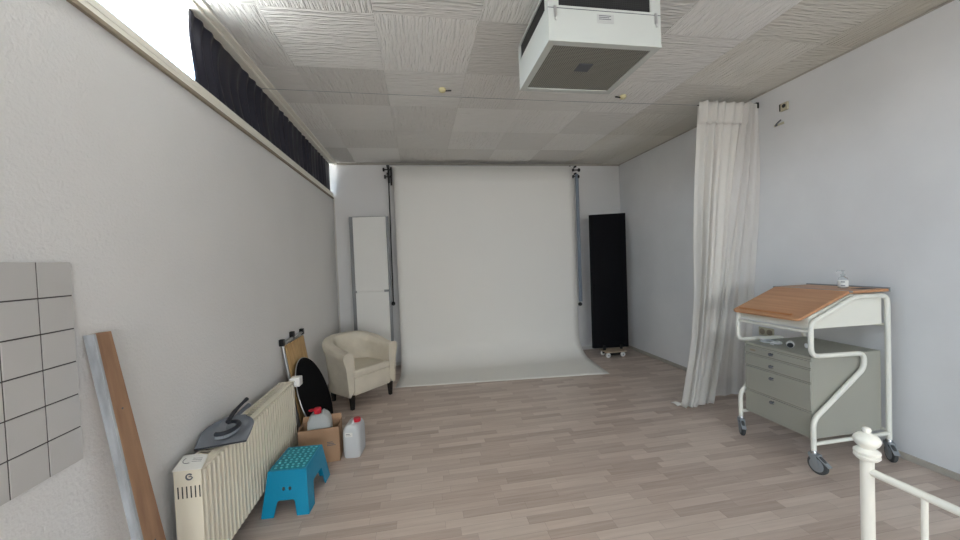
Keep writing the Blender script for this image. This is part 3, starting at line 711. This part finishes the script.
# ================================================================== WHITE CURTAIN (right) and CURTAIN WIRE
cw = thing('curtain_wire', 'thin curtain wire spanning the room just below the ceiling', 'curtain wire', (1.0, 3.0, 2.8))
b = NB(); tube(b, [V(XL+0.04, 3.0, 2.848), V(-0.2, 3.0, 2.838), V(1.25, 3.0, 2.832), V(2.6, 3.0, 2.838), V(XR-0.02, 3.0, 2.846)], 0.0018, 8); part('wire', b, M_castor, cw, smooth=True)
b = NB(); box(b, XR-0.03, XR, 2.975, 3.025, 2.82, 2.875, 0.004); part('wall_mount', b, M_black, cw)
b = NB(); tube(b, [V(2.60, 3.0, 2.838), V(XR-0.02, 3.0, 2.846)], 0.005, 8); part('rod', b, M_black, cw, smooth=True)

cu = thing('curtain', 'long white cotton curtain bunched against the right wall and trailing on floor', 'curtain', (2.85, 3.05, 0))
def cfold(u, amp, ph, n_): return amp*(math.sin(2*PI*n_*u+ph)+0.22*math.sin(2*PI*n_*2.3*u+1.3*ph))
XLc = ((0, 2.612), (.05, 2.607), (.3, 2.585), (.62, 2.560), (.78, 2.515), (.9, 2.455), (1, 2.405))
XRc = ((0, 3.215), (.3, 3.06), (.65, 2.915), (.8, 2.85), (1, 2.745))
def pw(tab, v):
    for (a, x), (c, y) in zip(tab, tab[1:]):
        if v <= c: k = (v-a)/(c-a); return lerp(x, y, k)
    return tab[-1][1]
def main_c(u, v):   # v: 0 top .. 1 floor
    z = lerp(2.858, 0.012, v)
    xl = pw(XLc, v); xr = pw(XRc, v); gth = min(1, max(0, v-0.06)*1.6)
    uu = u+0.05*math.sin(u*7+v*1.2)*gth+0.02*math.sin(u*15+1)
    x = lerp(xl, xr, u)+0.010*math.sin(2*PI*6.5*u+1)*gth
    amp = lerp(0.013, 0.040, min(1, v*2.2))
    y = 3.0+cfold(uu, amp*(0.75+0.35*math.sin(u*5+1)), 0.5*v, 6.5)+0.09*v*v+0.02*math.sin(v*4)
    return V(x, y, z)
b = NB(); grid(b, main_c, 150, 60); part('main_panel', b, M_curt, cu, smooth=True, solid=0.0015)
b = NB(); grid(b, lambda u, v: main_c(u, v*0.07)+V(0, -0.019, 0.012-0.004*math.sin(u*41)), 150, 6); part('heading_band', b, M_curt, cu, smooth=True, solid=0.0015)
def hem_tail(u, v):
    return V(lerp(2.385, 2.56, u), 3.10+0.09*v-0.05*u, 0.008+0.035*math.sin(PI*v)*(0.3+u)+0.01*math.sin(12*u))
b = NB(); grid(b, hem_tail, 14, 8); part('trailing_hem', b, M_curt, cu, smooth=True, solid=0.002)
def side_c(u, v):
    z = lerp(2.852, 0.045, v); xl = lerp(3.06, 2.70, min(1, v*1.15)); x = lerp(xl, 3.222, u)
    return V(x, lerp(2.975, 3.01, min(1, v*2))-0.03*math.sin(min(1, v*1.6)*PI)*u+cfold(u, 0.022*(1-0.5*v), 0.8*v, 3.5)+0.13*v*v, z)
b = NB(); grid(b, side_c, 80, 40); part('sheer_panel', b, M_sheer, cu, smooth=True, label='thin translucent side panel')
b = NB(); grid(b, lambda u, v: side_c(u, lerp(0.935, 1.0, v))+V(0, -0.003, 0), 80, 4); part('sheer_hem', b, M_sheer, cu, smooth=True)

for x, sg, lab in ((0.253, 1, 'small yellowed hook on the ceiling left of the hanging air unit'), (1.905, -1, 'small yellowed hook on the ceiling right of the hanging air unit')):
    hk = thing('ceiling_hook', lab, 'hook', (x, 3.09, H), 0, 'yellowed hooks on the ceiling')
    b = NB(); lathe(b, [(0.03, 0), (0.032, -0.012), (0.022, -0.026), (0.008, -0.03)], V(x, 3.09, H), 20); part('rose', b, M_yellow, hk, smooth=True)
    b = NB(); tube(b, [V(x+sg*0.02, 3.09, H-0.016), V(x+sg*0.075, 3.085, H-0.014)], 0.006, 8); part('pin', b, M_black, hk, smooth=True)

# ================================================================== BLACK CLERESTORY CURTAIN
kc = thing('blackout_curtain', 'gathered black curtain hanging across the high left window', 'curtain', (XL, 3.8, SILL))
def kcf(u, v):   # u along wall, v 0 top .. 1 bottom
    yl = 2.235-0.085*math.sin(PI*min(1, v*1.05)); y = lerp(yl, 5.34, u)
    ph = 2*PI*26*(u**0.93)
    a_ = 0.019*min(1, 0.35+v*1.2)*(0.6+0.4*math.sin(u*31))
    x = XL-0.008+a_*math.sin(ph+0.6*math.sin(u*17))+0.035*max(0, 1-u*9)*math.sin(PI*v)
    return V(x, y+0.012*math.sin(ph*0.5+v*2)*v, lerp(2.926, SILL+0.004, v))
b = NB(); grid(b, kcf, 420, 14); part('fabric', b, M_curt_black, kc, smooth=True, solid=0.0012)
b = NB(); tube(b, [V(XL-0.03, -2.3, 2.912), V(XL-0.03, YB, 2.912)], 0.003, 6); part('hanging_wire', b, M_cord, kc)
for k in range(9):
    y = 2.28+k*0.375; b = NB(); box(b, XL-0.034, XL-0.012, y-0.006, y+0.006, 2.895, 2.922, 0.002); part('clip', b, M_cord, kc)
b = NB(); hooks = None
b.free()

# ================================================================== HANGING AIR UNIT
AX0, AX1, AY0, AY1, AZ0, AZ1 = 0.670, 1.276, 1.706, 2.228, 2.541, 2.812
ac = thing('air_cleaner', 'white boxy air unit with grey mesh underside hanging from the ceiling', 'air unit', (0.97, 1.96, AZ1))
b = NB()
fr = 0.036
box(b, AX0, AX1, AY0, AY0+0.02, AZ0, 2.713); box(b, AX0, AX1, AY1-0.02, AY1, AZ0, 2.713)
box(b, AX0, AX0+0.02, AY0+0.02, AY1-0.02, AZ0, 2.713); box(b, AX1-0.02, AX1, AY0+0.02, AY1-0.02, AZ0, 2.713)
box(b, AX0, AX1, AY0, AY1, AZ1-0.012, AZ1); 
for x0, x1 in ((AX0, AX0+0.055), (AX1-0.055, AX1)):
    box(b, x0, x1, AY0, AY0+0.02, 2.713, AZ1); box(b, x0, x1, AY1-0.02, AY1, 2.713, AZ1)
for y0, y1 in ((AY0+0.02, AY0+0.045), (AY1-0.035, AY1-0.02)):
    box(b, AX0, AX0+0.02, y0, y1, 2.713, AZ1); box(b, AX1-0.02, AX1, y0, y1, 2.713, AZ1)
part('housing', b, M_acw, ac)
b = NB(); e_ = 0.0015
box(b, AX0-e_, AX1+e_, AY0-e_, AY0+fr, AZ0-0.002, AZ0+0.011); box(b, AX0-e_, AX1+e_, AY1-fr, AY1+e_, AZ0-0.002, AZ0+0.011); box(b, AX0-e_, AX0+fr, AY0+fr, AY1-fr, AZ0-0.002, AZ0+0.011); box(b, AX1-fr, AX1+e_, AY0+fr, AY1-fr, AZ0-0.002, AZ0+0.011)
part('bottom_frame', b, M_acw, ac)
b = NB(); box(b, AX0+fr-.002, AX1-fr+.002, AY0+fr-.002, AY1-fr+.002, AZ0+0.004, AZ0+0.010); part('bottom_grille', b, M_mesh_b, ac)
b = NB(); box(b, AX0+0.01, AX1-0.01, AY0+0.008, AY0+0.014, 2.71, AZ1-0.01); part('front_grille', b, M_mesh_s, ac, label='dark front grille')
M_mesh_x = grille_mat('mesh_bottom_side', srgb(14, 14, 15), srgb(34, 35, 38), 0.010, 0.3)
b = NB(); box(b, AX0+0.008, AX0+0.014, AY0+0.01, AY1-0.01, 2.71, AZ1-0.01); part('side_grille', b, M_mesh_x, ac, label='dark side grille')
b = NB(); box(b, AX1-0.014, AX1-0.008, AY0+0.01, AY1-0.01, 2.71, AZ1-0.01); part('side_grille', b, M_mesh_x, ac, label='dark side grille')
b = NB(); box(b, AX0-0.001, AX1+0.001, AY0-0.001, AY0, 2.698, 2.701); part('panel_seam', b, M_print, ac)
for x in (AX0+0.035, AX1-0.028):
    b = NB(); box(b, x-0.007, x+0.007, AY0-0.007, AY0, 2.655, 2.708, 0.002); tube(b, fillet([V(x-.003, AY0-.006, 2.66), V(x-.003, AY0-.008, 2.64), V(x+.006, AY0-.006, 2.638)], .005, 3), 0.0025, 6); part('latch', b, M_alu, ac)
b = NB(); box(b, 0.925, 1.015, AY0-0.0015, AY0, 2.640, 2.685); lb = part('rating_plate', b, mat('grey_plate', srgb(188, 190, 188), .5), ac)
b = NB()
for k in range(3): box(b, 0.935, 1.0-0.01*(k % 2), AY0-0.0022, AY0-0.0012, 2.675-k*0.0085, 2.678-k*0.0085)
part('print', b, M_print, lb)
b = NB(); box(b, 0.92, 1.0, 1.90, 1.98, AZ0+0.001, AZ0+0.005, 0.001)
part('badge', b, M_print, ac, label='small grey plate on the underside mesh')
for x in (AX0+0.08, AX1-0.08):
    for y in (AY0+0.08, AY1-0.08):
        b = NB(); tube(b, [V(x, y, AZ1-0.01), V(x, y, H)], 0.006, 8); part('hanger_rod', b, M_alu, ac)

# ================================================================== WALL FITTINGS on the right wall
jb = thing('junction_box', 'old yellowed junction box with dark hole high on the right wall', 'junction box', (XR, 2.73, 2.73))
b = NB(); box(b, XR-0.02, XR, 2.695, 2.765, 2.695, 2.765, 0.006); part('cover', b, M_box_beige, jb)
b = NB(); lathe(b, [(0.016, 0), (0.016, -0.004)], V(XR-0.019, 2.725, 2.735), 16, 'X'); part('opening', b, M_seam, jb)
b = NB(); box(b, XR-0.023, XR-0.018, 2.755, 2.765, 2.70, 2.76); part('torn_edge', b, M_seam, jb)
wh = thing('wall_hook', 'small yellowed curved hook on the right wall below the junction box', 'hook', (XR, 2.785, 2.60))
b = NB(); box(b, XR-0.008, XR, 2.74, 2.83, 2.585, 2.605, 0.003); part('plate', b, M_box_beige, wh)
b = NB(); tube(b, fillet([V(XR-0.005, 2.80, 2.595), V(XR-0.03, 2.80, 2.585), V(XR-0.035, 2.78, 2.60), V(XR-0.03, 2.745, 2.62)], 0.02), 0.006, 8); part('hook_arm', b, M_print, wh, smooth=True)
so = thing('wall_socket', 'double electrical socket low on the right wall behind the wheeled desk', 'socket', (XR, 2.95, 0.69))
b = NB(); box(b, XR-0.012, XR, 2.87, 3.02, 0.655, 0.735, 0.004); part('plate', b, M_box_beige, so)
b = NB(); lathe(b, [(0.028, 0), (0.028, -0.003)], V(XR-0.011, 2.908, 0.695), 20, 'X'); part('socket_well', b, M_brown, so)
b = NB(); lathe(b, [(0.028, 0), (0.028, -0.003)], V(XR-0.011, 2.982, 0.695), 20, 'X'); part('socket_well', b, M_brown, so)

# ================================================================== WHEELED DESK
dkx = thing('wheeled_desk', 'wheeled standing desk with sloped beech top and white bent-tube frame', 'desk', (2.8, 2.25, 0))
NY, FY = 1.972, 2.520
def side_path(y):
    return fillet([V(2.508, y, 0.135), V(2.508, y, 0.345), V(2.925, y, 0.655), V(2.925, y, 0.755), V(2.50, y, 0.768), V(2.50, y, 0.985), V(2.853, y, 1.138), V(3.128, y, 1.135), V(3.128, y, 0.135)], 0.055, 7)
for y in (NY, FY):
    pth = side_path(y)
    # sharper bend where the diagonal foot meets the shelf rail
    b = NB(); tube(b, pth, 0.0155, 14); f_ = part('side_frame', b, M_white_metal, dkx, smooth=True)
    b = NB(); tube(b, [V(2.508, y, 0.185), V(3.128, y, 0.185)], 0.0125, 12); part('lower_rail', b, M_white_metal, dkx, smooth=True)
b = NB(); tube(b, [V(2.50, NY, 0.925), V(2.50, FY, 0.925)], 0.011, 12); part('front_rail', b, M_white_metal, dkx, smooth=True)
b = NB(); tube(b, [V(3.128, NY, 0.2), V(3.128, FY, 0.2)], 0.011, 12); part('rear_rail', b, M_white_metal, dkx, smooth=True)
b = NB(); tube(b, [V(3.128, NY, 0.93), V(3.128, FY, 0.93)], 0.011, 12); part('rear_rail', b, M_white_metal, dkx, smooth=True)
# body under the top
b = NB(); Y0_, Y1_ = 1.992, 2.500
prism(b, [(2.512, 0.940), (3.11, 0.935), (3.11, 1.148), (2.852, 1.154), (2.512, 1.020)], 'Y', Y0_, Y1_)
part('desk_body', b, M_white_metal, dkx, bev=0.003)
# sloped lid
def slab(bm, x0, z0, x1, z1, y0, y1, th, r=0.03):
    d = V(x1-x0, 0, z1-z0); L2 = d.length; d.normalize(); nrm = V(-d.z, 0, d.x)
    out = []
    for cx, cyy, a0 in ((r, y0+r, PI), (r, y1-r, PI/2)):
        pass
    def arc(cx, cy2, a0, a1, n=6): return [(cx+r*math.cos(lerp(a0, a1, k/n)), cy2+r*math.sin(lerp(a0, a1, k/n))) for k in range(n+1)]
    out = arc(r, y0+r, PI*1.5, PI) + arc(r, y1-r, PI, PI/2) + [(L2, y1), (L2, y0)]
    A = [bm.verts.new(V(x0, 0, z0)+d*s+V(0, y, 0)) for s, y in out]; B_ = [bm.verts.new(V(x0, 0, z0)+d*s+V(0, y, 0)+nrm*th) for s, y in out]
    n = len(out); fs = [bm.faces.new(A), bm.faces.new(B_)]+[bm.faces.new((A[i], A[(i+1) % n], B_[(i+1) % n], B_[i])) for i in range(n)]
    bmesh.ops.recalc_face_normals(bm, faces=fs)
b = NB(); slab(b, 2.438, 0.995, 2.850, 1.160, 1.993, 2.508, 0.018); lid = part('sloped_lid', b, M_beech, dkx, bev=0.004)
b = NB(); a_ = math.atan2(1.160-0.995, 2.850-2.438); ca, sa = math.cos(a_), math.sin(a_)
o3 = V(2.438, 0, 0.995)+V(-sa, 0, ca)*0.018
def lp(s, h): return (o3.x+ca*s-sa*h, o3.z+sa*s+ca*h)
prism(b, [lp(0.035, -0.001), lp(0.055, -0.001), lp(0.052, 0.009), lp(0.038, 0.009)], 'Y', 2.07, 2.47); part('pencil_ledge', b, M_beech_edge, lid, bev=0.002)
b = NB(); box(b, 2.850, 3.165, 1.985, 2.510, 1.158, 1.177, 0.004); tp_ = part('flat_top', b, M_beech, dkx)
b = NB(); box(b, 2.846, 2.852, 1.977, 2.528, 1.166, 1.1775); part('hinge', b, M_castor, dkx)
b = NB(); box(b, 3.005, 3.125, 2.03, 2.10, 1.1755, 1.178, 0.001, 1); part('pen_tray', b, M_black, dkx, label='dark pen tray set into the flat top')
b = NB(); box(b, 3.165, 3.171, 1.98, 2.525, 1.156, 1.186, 0.001); part('back_lip', b, M_castor, dkx)
def castor(x, y, ang, zt):
    c_, s_ = math.cos(ang), math.sin(ang); ax_ = V(-s_, c_, 0); off = V(c_, s_, 0)*0.024
    hub = V(x, y, 0.060)+off
    b = NB(); lathe(b, [(0.013, 0.115), (0.020, 0.118), (0.020, 0.135), (0.013, 0.15)], V(x, y, 0), 14); 
    cs = part('castor', b, M_chrome, dkx, smooth=True)
    Rm = Matrix((V(c_, s_, 0), V(0, 0, 1), ax_)).transposed().to_4x4(); Rm.translation = hub
    b = NB(); lathe(b, [(0.030, -0.015), (0.052, -0.014), (0.060, -0.007), (0.060, 0.007), (0.052, 0.014), (0.030, 0.015)], (0, 0, 0), 28); bmesh.ops.transform(b, matrix=Rm, verts=b.verts); part('tyre', b, M_tyre, cs, smooth=True)
    b = NB(); lathe(b, [(0.008, -0.020), (0.034, -0.0175), (0.043, -0.015), (0.043, 0.015), (0.034, 0.0175), (0.008, 0.020)], (0, 0, 0), 24); bmesh.ops.transform(b, matrix=Rm, verts=b.verts); part('hub', b, M_castor, cs, smooth=True)
    b = NB()
    for sg in (-1, 1):
        pl_ = [(-0.004, 0.0), (0.014, -0.008), (0.018, 0.01), (0.0, 0.066), (-0.045, 0.066), (-0.045, 0.052)]
        z0 = 0.019*sg; A = [b.verts.new(V(p[0], p[1], z0)) for p in pl_]; B_ = [b.verts.new(V(p[0], p[1], z0+0.003*sg)) for p in pl_]
        b.faces.new(A); b.faces.new(B_)
        for i in range(len(A)): b.faces.new((A[i], A[(i+1) % len(A)], B_[(i+1) % len(A)], B_[i]))
    box(b, -0.048, 0.012, 0.058, 0.068, -0.02, 0.02, 0.003)
    bmesh.ops.recalc_face_normals(b, faces=b.faces); bmesh.ops.transform(b, matrix=Rm, verts=b.verts); part('fork', b, M_castor, cs)
    b = NB(); hexa(b, [V(0.0, 0.058, -0.016), V(0.0, 0.058, 0.016), V(0.07, 0.012, 0.016), V(0.07, 0.012, -0.016)], [V(0.0, 0.066, -0.016), V(0.0, 0.066, 0.016), V(0.074, 0.018, 0.016), V(0.074, 0.018, -0.016)])
    bmesh.ops.transform(b, matrix=Rm, verts=b.verts); part('brake_pedal', b, M_castor, cs, bev=0.002)
castor(2.508, NY, math.radians(-88), 0.16); castor(2.508, FY, math.radians(-122), 0.16)
castor(3.128, NY, math.radians(-125), 0.16); castor(3.128, FY, math.radians(-100), 0.16)

# drawer cabinet hanging in the frame
cab = thing('drawer_cabinet', 'grey steel cabinet of four drawers set inside the wheeled desk', 'cabinet', (2.82, 2.25, 0.2))
CX0, CX1, CY0, CY1, CZ0, CZ1 = 2.535, 3.108, 1.998, 2.496, 0.199, 0.752
b = NB(); box(b, CX0+0.004, CX1, CY0, CY1, CZ0, CZ1, 0.004); part('carcass', b, M_grey_cab, cab)
b = NB(); box(b, CX0+0.0025, CX0+0.006, CY0+0.008, CY1-0.008, CZ0+0.006, CZ1-0.006); part('recess', b, M_seam, cab)
b = NB(); box(b, CX0-0.004, CX0+0.006, CY0, CY1, 0.735, CZ1, 0.002); part('top_rail', b, M_grey_cab, cab)
zs = [(0.676, 0.732, 0.707), (0.580, 0.672, 0.617), (0.386, 0.576, 0.527), (0.203, 0.382, 0.351)]
for z0, z1, hz in zs:
    b = NB(); box(b, CX0-0.006, CX0+0.006, CY0+0.004, CY1-0.004, z0, z1-0.010 if z1-z0 > .05 else z1, 0.002); box(b, CX0-0.001, CX0+0.006, CY0+0.004, CY1-0.004, z1-0.009, z1, 0.001)
    dr = part('drawer', b, M_grey_cab, cab)
    b = NB(); lathe(b, [(0.006, 0), (0.005, -0.014), (0.012, -0.018), (0.012, -0.026), (0.008, -0.029)], V(CX0-0.006, 2.262, hz), 14, 'X'); tube(b, fillet([V(CX0-0.022, 2.246, hz-0.006), V(CX0-0.024, 2.262, hz-0.012), V(CX0-0.022, 2.278, hz-0.006)], .01, 3), 0.003, 6)
    part('knob', b, M_print, dr, smooth=True)
b = NB(); box(b, CX0-0.0075, CX0-0.005, 2.40, 2.445, 0.695, 0.708); part('label_holder', b, M_brown, cab)

# things lying on the cabinet
cz = CZ1
cd = NB()
pts_ = []
for k in range(60):
    a = 2*PI*k/20; rr = 0.075+0.012*math.sin(k*0.9); pts_.append(V(2.66+0.55*rr*math.cos(a), 2.40+rr*math.sin(a), cz+0.006+0.004*k/20+0.002*math.sin(k*1.7)))
pts_ += [V(2.60, 2.34, cz+.010), V(2.595, 2.31, cz+.010)]
tube(cd, pts_, 0.0042, 7)
o = part('power_cord', cd, M_cord, None, smooth=True, origin=(2.66, 2.38, cz)); tag(o, 'loose coil of white cable lying on the grey drawer cabinet', 'cable')
sp = thing('white_cylinder', 'white cylinder with round black end lying on the grey drawer cabinet', 'lamp', (2.66, 2.25, cz))  # unidentified white cylinder, described by its shape only
b = NB(); R4 = Matrix.Rotation(math.radians(-35), 4, 'Z'); lathe(b, [(0.020, -0.045), (0.022, -0.04), (0.024, 0.0), (0.018, 0.03), (0.014, 0.07), (0.010, 0.075)], (0, 0, 0), 22, 'X')
Tm = Matrix.Translation(V(2.665, 2.245, cz+0.025)) @ R4; Tm = Matrix.Translation(V(2.665, 2.245, cz+0.025)) @ Matrix.Rotation(math.radians(40), 4, 'Z'); bmesh.ops.transform(b, matrix=Tm, verts=b.verts); part('barrel', b, M_cord, sp, smooth=True)
b = NB(); lathe(b, [(0.0185, -0.0475), (0.0185, -0.0445)], (0, 0, 0), 22, 'X'); bmesh.ops.transform(b, matrix=Tm, verts=b.verts); part('black_end', b, M_black, sp, label='round black end')
b = NB(); lathe(b, [(0.017, 0.0), (0.017, 0.004), (0.006, 0.03), (0.004, 0.045)], (0, 0, 0), 18, 'X'); bmesh.ops.transform(b, matrix=Matrix.Translation(V(2.74, 2.195, cz+0.018)) @ Matrix.Rotation(math.radians(-20), 4, 'Z'), verts=b.verts)
o = part('nozzle', b, M_cord, None, smooth=True, origin=(2.74, 2.195, cz)); tag(o, 'small white cone-shaped nozzle beside the white cylinder on the cabinet', 'nozzle')

# hand sanitiser on the flat top
hs = thing('soap_dispenser', 'small clear pump bottle with white label standing on the flat desk top', 'pump bottle', (3.02, 2.155, 1.177))
q = V(3.02, 2.155, 1.177)
b = NB(); lathe(b, [(0.024, 0), (0.028, 0.003), (0.028, 0.06), (0.024, 0.075), (0.012, 0.085), (0.012, 0.092)], q, 24); part('bottle', b, M_clearp, hs, smooth=True)
b = NB(); lathe(b, [(0.0285, 0.012), (0.0287, 0.013), (0.0287, 0.055), (0.0285, 0.056)], q, 24); wl = part('sticker', b, M_label, hs, smooth=True)
b = NB(); v_ = V(-0.82, -0.57, 0)
tv = V(0.57, -0.82, 0)
for (h0, h1, w0) in ((0.043, 0.050, 0.011), (0.018, 0.024, 0.012)):
    ps = [q+v_*0.0292+tv*s+V(0, 0, h) for s, h in ((-w0, h0), (w0, h0), (w0, h1), (-w0, h1))]; hexa(b, [p-v_*0.004 for p in ps], [p+v_*0.0004 for p in ps])
part('print', b, M_print, wl)
b = NB(); lathe(b, [(0.013, 0.088), (0.013, 0.102), (0.006, 0.104), (0.005, 0.122), (0.010, 0.124), (0.010, 0.130)], q, 16); tube(b, [q+V(0, 0, 0.127), q+V(-0.02, 0.018, 0.127), q+V(-0.026, 0.024, 0.120)], 0.004, 8); part('pump', b, M_clearp, hs, smooth=True)

# ================================================================== BED FOOTBOARD (front right)
bf = thing('metal_bed_frame', 'white metal bed end with turned finial post at the lower right corner', 'bed frame', (1.03, 0.25, 0))
def post(x, y):
    b = NB(); tube(b, [V(x, y, 0), V(x, y, 0.985)], 0.0122, 24); p_ = part('post', b, M_bed, bf, smooth=True)
    prof_ = [(0.018, 0.952), (0.026, 0.956), (0.0315, 0.963), (0.0315, 0.968), (0.027, 0.971), (0.0275, 0.973), (0.0315, 0.976), (0.0315, 0.981), (0.025, 0.987), (0.018, 0.990),
             (0.019, 0.993), (0.027, 1.001), (0.0315, 1.010), (0.0325, 1.017), (0.030, 1.025), (0.022, 1.033), (0.012, 1.037), (0.009, 1.039), (0.0105, 1.043), (0.0115, 1.048), (0.009, 1.053), (0.004, 1.0555)]
    b = NB(); lathe(b, [(r0*0.74, 1.0545-(1.0555-z0)*0.74) for r0, z0 in prof_], V(x, y, 0), 32)
    part('finial', b, M_bed, p_, smooth=True)
PX, PY = 1.009, 0.677
d_ = V(0.003, -0.122, 0).normalized()
Lb = 0.95
post(PX, PY); e2 = V(PX, PY, 0)+d_*Lb; post(e2.x, e2.y)
b = NB(); tube(b, [V(PX, PY, 0.953), V(e2.x, e2.y, 0.953)], 0.0085, 16); part('top_rail', b, M_bed, bf, smooth=True)
b = NB(); tube(b, [V(PX, PY, 0.30), V(e2.x, e2.y, 0.30)], 0.0125, 16); part('bottom_rail', b, M_bed, bf, smooth=True)
for k in range(9):
    p = V(PX, PY, 0)+d_*(0.096+k*0.098); b = NB(); tube(b, [p+V(0, 0, 0.30), p+V(0, 0, 0.953)], 0.0055, 12); part('spindle', b, M_bed, bf, smooth=True)
